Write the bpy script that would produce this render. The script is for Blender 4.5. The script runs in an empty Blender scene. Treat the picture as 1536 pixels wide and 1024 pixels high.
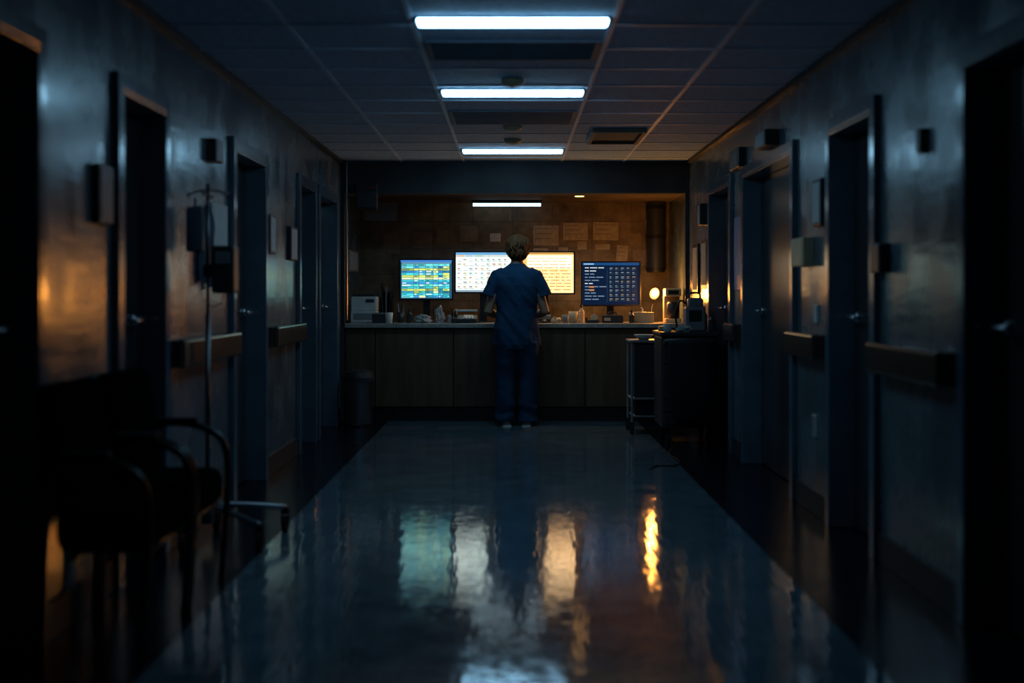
import bpy, bmesh, math, random
from mathutils import Vector, Matrix, noise
random.seed(7)
scene = bpy.context.scene
COL = scene.collection
try:
    scene.view_settings.view_transform = 'Standard'
    scene.view_settings.look = 'None'
except Exception as e:
    print(e)

XL, XR, H = -1.61, 1.65, 2.44
CY = 12.5          # counter front
BY = 14.1          # back wall
NH = 2.14          # nook ceiling

# ------------------------------------------------------------------ materials
def mat(name, color, rough=0.5, metal=0.0, var=0.15, nscale=6.0, bump=0.0, bscale=40.0,
        rvar=0.0, spec=0.5, coat=0.0, emit=None, estr=0.0, stretch=(1,1,1), sheen=0.0, bstretch=None):
    m = bpy.data.materials.new(name); m.use_nodes = True
    nt = m.node_tree; N = nt.nodes; L = nt.links
    b = N['Principled BSDF']
    tc = N.new('ShaderNodeTexCoord'); mp = N.new('ShaderNodeMapping')
    mp.inputs['Scale'].default_value = stretch
    L.new(tc.outputs['Object'], mp.inputs['Vector'])
    n = N.new('ShaderNodeTexNoise'); n.inputs['Scale'].default_value = nscale; n.inputs['Detail'].default_value = 5
    L.new(mp.outputs[0], n.inputs['Vector'])
    r = N.new('ShaderNodeValToRGB')
    c = Vector(color[:3])
    r.color_ramp.elements[0].position = 0.3; r.color_ramp.elements[1].position = 0.7
    r.color_ramp.elements[0].color = (*(c*(1-var)), 1)
    r.color_ramp.elements[1].color = (*[min(1, v) for v in c*(1+var)], 1)
    L.new(n.outputs['Fac'], r.inputs[0]); L.new(r.outputs[0], b.inputs['Base Color'])
    b.inputs['Roughness'].default_value = rough
    b.inputs['Metallic'].default_value = metal
    b.inputs['Specular IOR Level'].default_value = spec
    b.inputs['Coat Weight'].default_value = coat
    if sheen: b.inputs['Sheen Weight'].default_value = sheen
    if rvar:
        mr = N.new('ShaderNodeMapRange')
        mr.inputs['From Min'].default_value = .3; mr.inputs['From Max'].default_value = .7
        mr.inputs['To Min'].default_value = max(0.02, rough-rvar); mr.inputs['To Max'].default_value = rough+rvar
        L.new(n.outputs['Fac'], mr.inputs['Value']); L.new(mr.outputs[0], b.inputs['Roughness'])
    if bump:
        n2 = N.new('ShaderNodeTexNoise'); n2.inputs['Scale'].default_value = bscale; n2.inputs['Detail'].default_value = 3
        mp2 = N.new('ShaderNodeMapping'); mp2.inputs['Scale'].default_value = bstretch or stretch
        L.new(tc.outputs['Object'], mp2.inputs['Vector']); L.new(mp2.outputs[0], n2.inputs['Vector'])
        bp = N.new('ShaderNodeBump'); bp.inputs['Strength'].default_value = bump; bp.inputs['Distance'].default_value = 0.02
        L.new(n2.outputs['Fac'], bp.inputs['Height']); L.new(bp.outputs[0], b.inputs['Normal'])
    if emit:
        b.inputs['Emission Color'].default_value = (*emit, 1); b.inputs['Emission Strength'].default_value = estr
    return m

M_wall = mat('wall_paint', (0.090,0.120,0.140), 0.25, var=0.28, nscale=3.2, bump=0.07, bscale=6, rvar=0.08, spec=1.0, stretch=(1,1,.8), bstretch=(1,.5,4))
M_ceil = mat('ceiling_tile', (0.38,0.54,0.72), 0.8, var=0.18, nscale=30, bump=0.2, bscale=120, spec=0.2)
M_grid = mat('ceiling_grid_metal', (0.65,0.76,0.88), 0.5, var=0.05, spec=0.3)
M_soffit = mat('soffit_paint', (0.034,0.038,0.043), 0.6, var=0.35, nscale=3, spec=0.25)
M_nceil = mat('alcove_ceiling_paint', (0.12,0.09,0.065), 0.8, var=0.2, spec=0.2)
M_trim = mat('door_frame_paint', (0.085,0.125,0.165), 0.18, var=0.15, spec=1.0, bump=0.06, bscale=5, bstretch=(1,1,3))
M_door = mat('door_wood', (0.035,0.037,0.04), 0.22, var=0.3, nscale=5, stretch=(1,1,0.15), spec=0.8)
M_base = mat('baseboard_vinyl', (0.03,0.03,0.035), 0.45, spec=0.3)
M_rail = mat('handrail_wood', (0.055,0.036,0.025), 0.20, var=0.3, nscale=8, stretch=(1,0.15,1), spec=1.0)
M_black = mat('black_plastic', (0.008,0.008,0.010), 0.4)
M_matt = mat('matt_black_plastic', (0.009,0.009,0.011), 0.7, spec=0.15)
M_dark = mat('dark_plastic', (0.022,0.024,0.028), 0.45)
M_vent = mat('vent_paint', (0.13,0.19,0.26), 0.6, spec=0.2)
M_vent_lit = mat('lamp_tinted_vent', (0.24,0.20,0.16), 0.7, spec=0.2)  # warm lamp light on one ceiling vent, put into its base colour
M_grey = mat('grey_plastic', (0.20,0.21,0.22), 0.45)
M_white = mat('white_plastic', (0.55,0.55,0.52), 0.45)
M_cream = mat('cream_plastic', (0.52,0.40,0.24), 0.5)
M_paper = mat('paper', (0.58,0.58,0.55), 0.8, var=0.06, nscale=20)
M_tissue = mat('crumpled_paper', (0.30,0.30,0.29), 0.8, var=0.1, nscale=20)
M_paperd = mat('aged_paper', (0.34,0.29,0.21), 0.8, var=0.2, nscale=20)
M_paperm = mat('brown_paper', (0.21,0.165,0.115), 0.8, var=0.2, nscale=20)
M_bluepaper = mat('blue_paper', (0.05,0.17,0.40), 0.5, var=0.1)
M_bluep2 = mat('pale_blue_paper', (0.17,0.24,0.33), 0.7, var=0.1)
M_cloth = mat('hanging_cloth_cotton', (0.07,0.115,0.16), 0.8, var=0.15)
M_chrome = mat('chrome', (0.7,0.7,0.72), 0.25, 1.0, var=0.05)
M_steel = mat('brushed_steel', (0.28,0.28,0.30), 0.3, 1.0, var=0.1)
M_dsteel = mat('dark_steel', (0.13,0.13,0.14), 0.35, 1.0, var=0.1)
M_blackm = mat('black_metal', (0.012,0.012,0.014), 0.35, 0.0, spec=0.4)
M_vinyl = mat('chair_vinyl', (0.0045,0.004,0.004), 0.7, var=0.3, bump=0.15, bscale=60, spec=0.0)
M_wood = mat('counter_laminate', (0.085,0.050,0.026), 0.38, var=0.35, nscale=4, stretch=(4,1,0.4))
M_top = mat('countertop_laminate', (0.30,0.28,0.25), 0.22, var=0.2, nscale=40)
M_scrub = mat('scrub_cotton', (0.008,0.037,0.080), 0.9, var=0.18, nscale=9, bump=0.5, bscale=10, spec=0.2)
M_scrub2 = mat('scrub_trouser_cotton', (0.010,0.037,0.080), 0.9, var=0.18, nscale=9, bump=0.5, bscale=10, spec=0.2)
M_skin = mat('skin', (0.28,0.15,0.095), 0.5, var=0.06)
M_hair = mat('brown_hair', (0.10,0.042,0.015), 0.55, var=0.45, nscale=26, bump=0.6, bscale=45, stretch=(3,3,0.5), spec=0.15)
M_shoe = mat('shoe_leather', (0.12,0.09,0.08), 0.5)
M_rubber = mat('rubber', (0.012,0.012,0.013), 0.7, spec=0.2)
M_eye = mat('eye_white', (0.6,0.6,0.6), 0.2)
M_cool = mat('cool_diffuser', (0.8,0.85,0.9), 0.5, emit=(0.33,0.70,1.0), estr=17.0)
M_cool2 = mat('cool_diffuser_dim', (0.8,0.85,0.9), 0.5, emit=(0.55,0.8,0.95), estr=3.0)
M_bulb = mat('warm_bulb', (1,0.8,0.5), 0.5, emit=(1.0,0.21,0.028), estr=4.6)
M_down = mat('warm_downlight', (1,0.8,0.5), 0.5, emit=(1.0,0.50,0.15), estr=6.0)
M_red = mat('red_led', (0.12,0.01,0.01), 0.5)
M_fluid = mat('iv_bag_plastic', (0.09,0.12,0.15), 0.25, var=0.1)

def screen_mat(name, strength):
    m = bpy.data.materials.new(name); m.use_nodes = True
    nt = m.node_tree; b = nt.nodes['Principled BSDF']
    a = nt.nodes.new('ShaderNodeAttribute'); a.attribute_name = 'Col'
    b.inputs['Base Color'].default_value = (0.005,0.005,0.005,1)
    b.inputs['Roughness'].default_value = 0.3
    b.inputs['Specular IOR Level'].default_value = 0.1
    nt.links.new(a.outputs['Color'], b.inputs['Emission Color'])
    b.inputs['Emission Strength'].default_value = strength
    return m

def floor_mat():
    m = bpy.data.materials.new('polished_vinyl_floor'); m.use_nodes = True
    nt = m.node_tree; N = nt.nodes; L = nt.links; b = N['Principled BSDF']
    tc = N.new('ShaderNodeTexCoord'); sp = N.new('ShaderNodeSeparateXYZ'); L.new(tc.outputs['Object'], sp.inputs[0])
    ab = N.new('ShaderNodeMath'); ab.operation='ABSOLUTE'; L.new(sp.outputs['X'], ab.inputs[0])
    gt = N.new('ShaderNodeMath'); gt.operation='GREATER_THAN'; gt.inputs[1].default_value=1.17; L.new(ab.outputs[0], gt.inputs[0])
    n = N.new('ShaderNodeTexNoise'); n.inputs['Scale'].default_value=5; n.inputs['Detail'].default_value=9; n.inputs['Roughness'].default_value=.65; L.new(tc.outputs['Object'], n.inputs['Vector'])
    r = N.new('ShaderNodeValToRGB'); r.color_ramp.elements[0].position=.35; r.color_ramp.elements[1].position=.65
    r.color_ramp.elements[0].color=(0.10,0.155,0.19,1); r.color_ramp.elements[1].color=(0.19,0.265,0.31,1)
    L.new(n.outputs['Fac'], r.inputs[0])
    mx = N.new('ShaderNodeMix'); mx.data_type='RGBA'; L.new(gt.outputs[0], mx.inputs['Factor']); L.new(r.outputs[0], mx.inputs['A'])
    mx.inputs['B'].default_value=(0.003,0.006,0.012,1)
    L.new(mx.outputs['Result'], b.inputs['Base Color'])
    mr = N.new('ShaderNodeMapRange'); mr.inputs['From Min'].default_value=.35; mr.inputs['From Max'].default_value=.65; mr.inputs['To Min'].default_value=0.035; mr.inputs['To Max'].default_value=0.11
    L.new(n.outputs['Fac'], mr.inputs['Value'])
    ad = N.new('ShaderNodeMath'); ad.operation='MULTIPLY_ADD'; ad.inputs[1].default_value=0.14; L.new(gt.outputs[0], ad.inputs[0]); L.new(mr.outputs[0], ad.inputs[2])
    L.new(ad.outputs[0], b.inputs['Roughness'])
    # buffing ripples across the corridor in the wax
    n2 = N.new('ShaderNodeTexNoise'); n2.inputs['Scale'].default_value=38; n2.inputs['Detail'].default_value=2
    mp = N.new('ShaderNodeMapping'); mp.inputs['Scale'].default_value=(.2,1,1); L.new(tc.outputs['Object'], mp.inputs['Vector']); L.new(mp.outputs[0], n2.inputs['Vector'])
    bp = N.new('ShaderNodeBump'); bp.inputs['Strength'].default_value=0.08; bp.inputs['Distance'].default_value=0.01
    L.new(n2.outputs['Fac'], bp.inputs['Height'])
    n3 = N.new('ShaderNodeTexNoise'); n3.inputs['Scale'].default_value=10; n3.inputs['Detail'].default_value=1
    mp3 = N.new('ShaderNodeMapping'); mp3.inputs['Scale'].default_value=(2.6,.35,1); L.new(tc.outputs['Object'], mp3.inputs['Vector']); L.new(mp3.outputs[0], n3.inputs['Vector'])
    bp3 = N.new('ShaderNodeBump'); bp3.inputs['Strength'].default_value=0.09; bp3.inputs['Distance'].default_value=0.01
    L.new(n3.outputs['Fac'], bp3.inputs['Height']); L.new(bp.outputs[0], bp3.inputs['Normal'])
    L.new(bp3.outputs[0], b.inputs['Normal']); L.new(bp3.outputs[0], b.inputs['Coat Normal'])
    b.inputs['Coat Roughness'].default_value=0.03
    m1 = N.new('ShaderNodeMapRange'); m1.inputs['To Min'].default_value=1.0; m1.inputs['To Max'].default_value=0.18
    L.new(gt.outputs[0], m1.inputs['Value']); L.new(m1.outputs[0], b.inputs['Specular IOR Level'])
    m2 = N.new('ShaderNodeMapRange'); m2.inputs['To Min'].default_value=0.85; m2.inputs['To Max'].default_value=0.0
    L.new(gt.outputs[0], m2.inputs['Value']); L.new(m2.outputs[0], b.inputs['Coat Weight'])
    return m
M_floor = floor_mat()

def backwall_mat():
    m = bpy.data.materials.new('brown_wall_panel'); m.use_nodes = True
    nt = m.node_tree; N = nt.nodes; L = nt.links; b = N['Principled BSDF']
    tc = N.new('ShaderNodeTexCoord'); mp = N.new('ShaderNodeMapping'); mp.inputs['Rotation'].default_value=(math.radians(90),0,0)
    L.new(tc.outputs['Object'], mp.inputs['Vector'])
    br = N.new('ShaderNodeTexBrick'); br.offset=0.0
    br.inputs['Color1'].default_value=(0.18,0.13,0.072,1); br.inputs['Color2'].default_value=(0.15,0.108,0.06,1)
    br.inputs['Mortar'].default_value=(0.09,0.062,0.035,1)
    br.inputs['Scale'].default_value=1; br.inputs['Mortar Size'].default_value=0.004
    br.inputs['Brick Width'].default_value=0.42; br.inputs['Row Height'].default_value=0.28
    L.new(mp.outputs[0], br.inputs['Vector'])
    n = N.new('ShaderNodeTexNoise'); n.inputs['Scale'].default_value=5; n.inputs['Detail'].default_value=8; n.inputs['Roughness'].default_value=.65; L.new(tc.outputs['Object'], n.inputs['Vector'])
    r = N.new('ShaderNodeMapRange'); r.inputs['From Min'].default_value=.3; r.inputs['From Max'].default_value=.7; r.inputs['To Min'].default_value=.3; r.inputs['To Max'].default_value=1.4
    L.new(n.outputs['Fac'], r.inputs['Value'])
    mx = N.new('ShaderNodeMix'); mx.data_type='RGBA'; mx.blend_type='MULTIPLY'; mx.inputs['Factor'].default_value=1
    L.new(br.outputs['Color'], mx.inputs['A']); L.new(r.outputs[0], mx.inputs['B']); L.new(mx.outputs['Result'], b.inputs['Base Color'])
    b.inputs['Roughness'].default_value=0.5
    return m
M_back = backwall_mat()

# ------------------------------------------------------------------ geometry helpers
def B(): return bmesh.new()

def box(bm, x0,x1,y0,y1,z0,z1, bev=0.0, seg=2, M=None):
    vs = [bm.verts.new(p) for p in [(x0,y0,z0),(x1,y0,z0),(x1,y1,z0),(x0,y1,z0),(x0,y0,z1),(x1,y0,z1),(x1,y1,z1),(x0,y1,z1)]]
    if M is not None:
        for v in vs: v.co = M @ v.co
    fs = [bm.faces.new([vs[i] for i in f]) for f in [(0,3,2,1),(4,5,6,7),(0,1,5,4),(1,2,6,5),(2,3,7,6),(3,0,4,7)]]
    if bev:
        es = list({e for f in fs for e in f.edges})
        bmesh.ops.bevel(bm, geom=es, offset=bev, segments=seg, affect='EDGES', profile=0.5)

def tube(bm, pts, radii, n=12, ref=(0,0,1)):
    pts = [Vector(p) for p in pts]; k = len(pts)
    if not isinstance(radii, (list,)): radii = [radii]*k
    rings = []; prev = None
    for i,p in enumerate(pts):
        t = (pts[min(i+1,k-1)]-pts[max(i-1,0)]).normalized()
        if prev is None:
            r = Vector(ref)
            if abs(r.normalized().dot(t))>0.95: r = Vector((1,0,0)) if abs(t.x)<0.9 else Vector((0,1,0))
            s = t.cross(r).normalized()
        else:
            s = (prev - t*prev.dot(t)).normalized()
        prev = s; u = s.cross(t).normalized()
        ra = radii[i]; a,b = (ra if isinstance(ra,(tuple,list)) else (ra,ra))
        rings.append([bm.verts.new(p + s*a*math.cos(2*math.pi*j/n) + u*b*math.sin(2*math.pi*j/n)) for j in range(n)])
    fs=[]
    for i in range(k-1):
        for j in range(n):
            fs.append(bm.faces.new([rings[i][j], rings[i][(j+1)%n], rings[i+1][(j+1)%n], rings[i+1][j]]))
    fs.append(bm.faces.new(rings[0][::-1])); fs.append(bm.faces.new(rings[-1]))
    bmesh.ops.recalc_face_normals(bm, faces=fs)

def loft_z(bm, rings, n=24):
    R=[]
    for (z,cx,cy,rx,ry) in rings:
        R.append([bm.verts.new((cx+rx*math.cos(2*math.pi*j/n), cy+ry*math.sin(2*math.pi*j/n), z)) for j in range(n)])
    fs=[]
    for i in range(len(R)-1):
        for j in range(n):
            fs.append(bm.faces.new([R[i][j],R[i][(j+1)%n],R[i+1][(j+1)%n],R[i+1][j]]))
    fs.append(bm.faces.new(R[0][::-1])); fs.append(bm.faces.new(R[-1]))
    bmesh.ops.recalc_face_normals(bm, faces=fs)

def ell(bm, c, r, u=20, v=14, R=None):
    M = Matrix.Translation(c) @ (R if R is not None else Matrix.Identity(4)) @ Matrix.Diagonal((r[0],r[1],r[2],1))
    bmesh.ops.create_uvsphere(bm, u_segments=u, v_segments=v, radius=1, matrix=M)

def smooth_path(pts, it=2):
    pts=[Vector(p) for p in pts]
    for _ in range(it):
        q=[pts[0]]
        for a,b in zip(pts[:-1],pts[1:]):
            q += [a*0.75+b*0.25, a*0.25+b*0.75]
        q.append(pts[-1]); pts=q
    return pts

def mk(name, bm, m, parent=None, loc=(0,0,0), rotz=0.0, smooth=False, **props):
    if isinstance(bm, bpy.types.Mesh): me = bm
    else:
        me = bpy.data.meshes.new(name); bm.to_mesh(me); bm.free()
    if m is not None:
        me.materials.clear(); me.materials.append(m)
    if smooth:
        for p in me.polygons: p.use_smooth = True
    o = bpy.data.objects.new(name, me); COL.objects.link(o)
    o.location = loc; o.rotation_euler = (0,0,rotz)
    if parent is not None: o.parent = parent
    for k,v in props.items(): o[k]=v
    return o

def thing(name, loc, label, category, rotz=0.0, group=None):
    e = bpy.data.objects.new(name, None); COL.objects.link(e)
    e.empty_display_size=0.1; e.location=loc; e.rotation_euler=(0,0,rotz)
    e['label']=label; e['category']=category
    if group: e['group']=group
    return e

def copy_thing(root, loc, rotz=None, label=None):
    r = root.copy(); COL.objects.link(r); r.location=loc
    if rotz is not None: r.rotation_euler=(0,0,rotz)
    if label: r['label']=label
    for c in list(root.children):
        d = c.copy(); COL.objects.link(d); d.parent=r
        for g in list(c.children):
            h = g.copy(); COL.objects.link(h); h.parent=d
    return r

# ------------------------------------------------------------------ room shell
ST=dict(kind='structure')
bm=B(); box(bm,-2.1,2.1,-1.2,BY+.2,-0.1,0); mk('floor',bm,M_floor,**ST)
bm=B(); box(bm,XL-.02,XR+.02,-1.2,CY,H,H+.1); mk('ceiling',bm,M_ceil,**ST)
L_open=[(3.2,4.47),(5.42,6.10),(7.63,8.57),(9.98,10.74),(10.98,12.05)]
R_open=[(3.5,4.81),(6.05,6.86),(7.80,9.42),(10.02,11.05)]
DT=2.03
def wall(name, xin, xout, opens, y0, y1):
    bm=B(); a=y0; x0,x1=min(xin,xout),max(xin,xout)
    for (s,e) in opens:
        box(bm,x0,x1,a,s,0,H); box(bm,x0,x1,s,e,DT,H); a=e
    box(bm,x0,x1,a,y1,0,H)
    return mk(name,bm,M_wall,**ST)
wall('wall_left',XL,XL-.25,L_open,-1.2,BY+.1)
wall('wall_right',XR,XR+.25,R_open,-1.2,BY+.1)
bm=B(); box(bm,XL,XR,BY,BY+.1,0,NH+.1); mk('wall_back',bm,M_back,**ST)
bm=B(); box(bm,XL,XR,-1.2,-1.1,0,H); mk('wall_front',bm,M_wall,**ST)
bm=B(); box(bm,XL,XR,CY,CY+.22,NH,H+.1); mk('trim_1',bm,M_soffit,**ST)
bm=B(); box(bm,XL,XR,CY+.22,BY+.1,NH+.02,NH+.12); mk('trim_30',bm,M_nceil,**ST)
# ceiling grid
bm=B()
for x in (-1.04,-.46,.46,1.04): box(bm,x-.012,x+.012,-1.1,CY,H-.006,H+.002)
y=0.15
while y<CY:
    box(bm,XL,XR,y-.013,y+.013,H-.006,H+.002); y+=0.6
mk('trim_2',bm,M_grid,**ST)
bm=B(); box(bm,XL,XL+.03,-1.1,CY,H-.03,H); box(bm,XR-.03,XR,-1.1,CY,H-.03,H); mk('trim_3',bm,M_base,**ST)
bm=B(); box(bm,XL,XL+.035,CY-.03,CY,0,H-.03,.004); box(bm,XR-.035,XR,CY-.03,CY,0,H-.03,.004); mk('trim_4',bm,M_base,**ST)
ti=5; di=1
def doorset(opens, side):
    global ti, di
    xw = XL if side<0 else XR
    for (s,e) in opens:
        bm=B(); w=.065
        def bx(a,b,y0,y1,z0,z1,bev=.004):
            x0,x1=sorted((xw-side*a, xw+side*b)); box(bm,x0,x1,y0,y1,z0,z1,bev)
        bx(.03,-.0,s-w,s,0,DT+w); bx(.03,0,e,e+w,0,DT+w); bx(.03,0,s,e,DT,DT+w)
        bx(.03,.2,s,s+.02,0,DT-.02); bx(.03,.2,e-.02,e,0,DT-.02); bx(.03,.2,s,e,DT-.02,DT)
        mk('trim_%d'%ti,bm,M_trim,**ST); ti+=1
        bm=B(); x0,x1=sorted((xw+side*.10,xw+side*.145)); box(bm,x0,x1,s+.022,e-.022,0.008,DT-.022,.003)
        d=mk('door_%d'%di,bm,M_door,**ST); di+=1
        bm=B(); yh=e-.10; xf=xw+side*.10
        tube(bm,[(xf,yh,1.08),(xf-side*.012,yh,1.08)],.028,16)
        tube(bm,smooth_path([(xf,yh,1.08),(xf-side*.05,yh,1.08),(xf-side*.055,yh-.03,1.08),(xf-side*.05,yh-.13,1.08)],1),.011,10)
        mk('door_handle',bm,M_chrome,parent=d,smooth=True,label='chrome lever handle')
doorset(L_open,-1); doorset(R_open,1)
def baseb(name, xw, side, opens):
    bm=B(); a=-1.1
    for (s,e) in opens+[(CY,CY)]:
        s2=s-.066
        if s2>a:
            x0,x1=sorted((xw,xw-side*.014)); box(bm,x0,x1,a,s2,0,.13,.003)
        a=e+.066
    mk(name,bm,M_base,**ST)
baseb('baseboard_left',XL,-1,L_open); baseb('baseboard_right',XR,1,R_open)
bm=B(); tube(bm,[(XL+.06,CY-.05,.95),(XL+.06,CY-.05,H-.001)],.012,10); mk('trim_%d'%ti,bm,M_steel,**ST); ti+=1

# ------------------------------------------------------------------ handrails
def rail(side,y0,y1,label):
    xw=XL if side<0 else XR
    t=thing('handrail',(xw,(y0+y1)/2,.85),label,'handrail',group='corridor handrails')
    h=(y1-y0)/2; s=-side
    bm=B(); a,b=sorted((s*.045,s*.085)); box(bm,a,b,-h,h,0,.135,.014,3)
    a,b=sorted((s*.0,s*.05)); box(bm,a,b,-h,-h+.04,.003,.132,.008); box(bm,a,b,h-.04,h,.003,.132,.008)
    mk('rail',bm,M_rail,parent=t)
    for yy in (-h*.5,h*.5):
        bm=B(); a,b=sorted((0,s*.047)); box(bm,a,b,yy-.03,yy+.03,.03,.10,.005); mk('bracket',bm,M_blackm,parent=t)
rail(-1,6.20,7.52,'brown wooden bumper handrail behind the drip stand')
rail(-1,8.70,9.88,'brown wooden bumper handrail between two patient room doors')
rail(1,4.93,5.93,'brown wooden bumper handrail on the wall between two doors')
rail(1,6.98,7.70,'short brown bumper handrail catching warm light')
rail(1,9.52,9.93,'short brown bumper handrail beside the equipment cart')

# ------------------------------------------------------------------ ceiling fixtures
def clight(y,label,d):
    t=thing('ceiling_light',(0,y,H),label,'ceiling light',group='corridor ceiling lights')
    w=.43
    bm=B(); box(bm,-w-.012,w+.012,-d-.012,d+.012,-.008,-.001,.002); box(bm,-w-.012,-w,-d,d,-.028,-.002,.002); box(bm,w,w+.012,-d,d,-.028,-.002,.002)
    mk('light_housing',bm,M_vent,parent=t)
    bm=B(); box(bm,-w,w,-d,d,-.026,-.006,.008,3); mk('light_diffuser',bm,M_cool,parent=t,label='glowing cool white diffuser')
for y,d in ((6.03,.06),(8.16,.08),(11.51,.10)): clight(y,'glowing cool white fluorescent panel set in the tiled ceiling',d)
def vent(x0,x1,y0,y1,label,m,th=.02):
    t=thing('air_vent',((x0+x1)/2,(y0+y1)/2,H),label,'air vent')
    w=(x1-x0)/2; d=(y1-y0)/2
    bm=B(); box(bm,-w,w,-d,-d+.03,-th,-.001,.003); box(bm,-w,w,d-.03,d,-th,-.001,.003)
    box(bm,-w,-w+.03,-d+.03,d-.03,-th,-.001,.003); box(bm,w-.03,w,-d+.03,d-.03,-th,-.001,.003); mk('vent_frame',bm,m,parent=t)
    bm=B(); n=int((2*d-.06)/.035)
    for i in range(n):
        yy=-d+.03+(i+.5)*(2*d-.06)/n
        M=Matrix.Translation((0,yy,-.006))@Matrix.Rotation(math.radians(-12),4,'X')
        box(bm,-w+.03,w-.03,-.014,.014,-.001,.001,M=M)
    mk('vent_louvre',bm,m,parent=t)
vent(-.44,.44,6.53,7.05,'dark louvred return air grille in the ceiling',M_vent,.010)
vent(-.44,.44,9.02,9.73,'dark louvred return air grille near the far lights',M_vent,.010)
vent(.60,1.01,10.0,10.8,'surface mounted ceiling vent with warm lamp light painted in',M_vent_lit,.035)
for y in (7.72,9.86,10.72):
    bm=B(); tube(bm,[(0,0,-.001),(0,0,-.02),(0,0,-.035),(0,0,-.045)],[.07,.07,.055,.02],20)
    mk('smoke_detector',bm,M_cream,loc=(0,y,H),smooth=False,label='small round pale smoke detector on ceiling',category='smoke detector',group='ceiling smoke detectors')
t=thing('strip_light',(-.06,13.75,NH+.02),'short cool strip light with pull cord above the back counter','strip light')
bm=B(); box(bm,-.36,.36,-.05,.05,-.03,-.001,.006); mk('light_housing',bm,M_matt,parent=t)
bm=B(); tube(bm,[(-.35,0,-.045),(.35,0,-.045)],.016,12); mk('light_tube',bm,M_cool2,parent=t,smooth=True)
bm=B(); tube(bm,[(.03,-.03,-.03),(.03,-.03,-.20)],.0025,6); ell(bm,(.03,-.03,-.205),(.006,.006,.009),8,6); mk('pull_cord',bm,M_white,parent=t)
t=thing('downlight',(.65,13.0,NH+.02),'small warm recessed downlight over the nurses counter','downlight')
bm=B(); tube(bm,[(0,0,-.012),(0,0,-.001)],.06,24); mk('trim_ring',bm,M_vent,parent=t)
bm=B(); tube(bm,[(0,0,-.016),(0,0,-.012)],.045,24); mk('lens',bm,M_down,parent=t)

# ------------------------------------------------------------------ counter
t=thing('reception_counter',(0,CY,0),'long brown laminate nurses station counter with panelled front','counter')
bm=B(); x0,x1=XL+.04,XR-.04
box(bm,x0,x1,.05,.75,.0,.13); mk('toe_kick',bm,M_black,parent=t)
bm=B(); box(bm,x0,x1,.02,.76,.13,.875); mk('counter_body',bm,M_matt,parent=t)
seams=[x0,-1.29,-.555,.0,.68,1.30,x1]
for a,b in zip(seams[:-1],seams[1:]):
    bm=B(); box(bm,a+.004,b-.004,.0,.02,.14,.865,.003); mk('front_panel',bm,M_wood,parent=t)
bm=B(); box(bm,x0,x1,-.04,.80,.877,.92,.008); mk('countertop',bm,M_top,parent=t)
CT=.92
# ------------------------------------------------------------------ screens
def screen_obj(parent,w,h,bg,cells,strength,y=0,z=0):
    me=bpy.data.meshes.new('screen'); verts=[];faces=[];cols=[]
    def q(x0,z0,x1,z1,yy,c):
        i=len(verts); verts.extend([(x0,yy,z0),(x1,yy,z0),(x1,yy,z1),(x0,yy,z1)]); faces.append((i,i+1,i+2,i+3)); cols.append(c)
    q(-w/2,z,w/2,z+h,y,bg)
    for k,(a,b,c,d,col) in enumerate(cells):
        q(-w/2+a*w, z+h-d*h, -w/2+c*w, z+h-b*h, y-.0006-.00001*(k%37), col)
    me.from_pydata(verts,[],faces); me.update()
    ca=me.color_attributes.new(name='Col',type='FLOAT_COLOR',domain='CORNER')
    for p in me.polygons:
        for li in p.loop_indices: ca.data[li].color=(*cols[p.index],1)
    return mk('screen',me,screen_mat('screen_glow',strength),parent=parent)
def monitor(X,Yl,zb,w,h,label,bg,cells,strength,rot=0.0):
    t=thing('computer_monitor',(X,Yl,CT),label,'monitor',rotz=rot,group='monitors on the nurses counter')
    z0=zb-CT; b=.016
    bm=B(); W=w/2
    box(bm,-W,W,-.012,.0,z0,z0+b,.003); box(bm,-W,W,-.012,0,z0+h-b,z0+h,.003)
    box(bm,-W,-W+b,-.012,0,z0+b,z0+h-b,.003); box(bm,W-b,W,-.012,0,z0+b,z0+h-b,.003)
    box(bm,-W+.002,W-.002,-.001,.022,z0+.002,z0+h-.002,.006); box(bm,-W*.6,W*.6,.02,.045,z0+h*.2,z0+h*.8,.01)
    mk('casing',bm,M_black,parent=t)
    bm=B(); box(bm,-.035,.035,.04,.06,.012,z0+h*.45,.006); mk('stand_neck',bm,M_black,parent=t)
    bm=B(); loft_z(bm,[(0,0,.03,.13,.09),(.008,0,.03,.13,.09),(.014,0,.03,.06,.05)],28); mk('stand_base',bm,M_black,parent=t)
    screen_obj(t,w-2*b,h-2*b,bg,cells,strength,-.004,z0+b)
R=random.random
# screen 1 : coloured table
c1=[(0,0,1,.05,(.03,.12,.36)),(.02,.06,.98,.085,(.10,.22,.30))]
pal=[(.04,.42,.48),(.07,.45,.30),(.42,.52,.10),(.04,.24,.52),(.12,.60,.62),(.02,.18,.26),(.60,.72,.34)]
rowb=[4,4,2,3,0,2,6,0,3,4,0,2,5,0,3]
for r in range(15):
    z0=.10+r*.059
    base=pal[rowb[r]]
    x=.02
    for wd in (.24,.10,.13,.15,.10,.09,.13):
        c=base if R()<.65 else random.choice(pal)
        k=.45+.75*R()
        c1.append((x,z0,min(.98,x+wd-.008),z0+.048,tuple(v*k for v in c)))
        if R()<.75: c1.append((x+.01,z0+.014,x+wd*(.35+.4*R()),z0+.032,(.01,.04,.06) if R()<.7 else (.75,.8,.7)))
        x+=wd
monitor(-.842,13.0,1.135,.53,.405,'black monitor showing a teal and green patient table',(.015,.05,.09),c1,2.0,rot=-.02)
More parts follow.
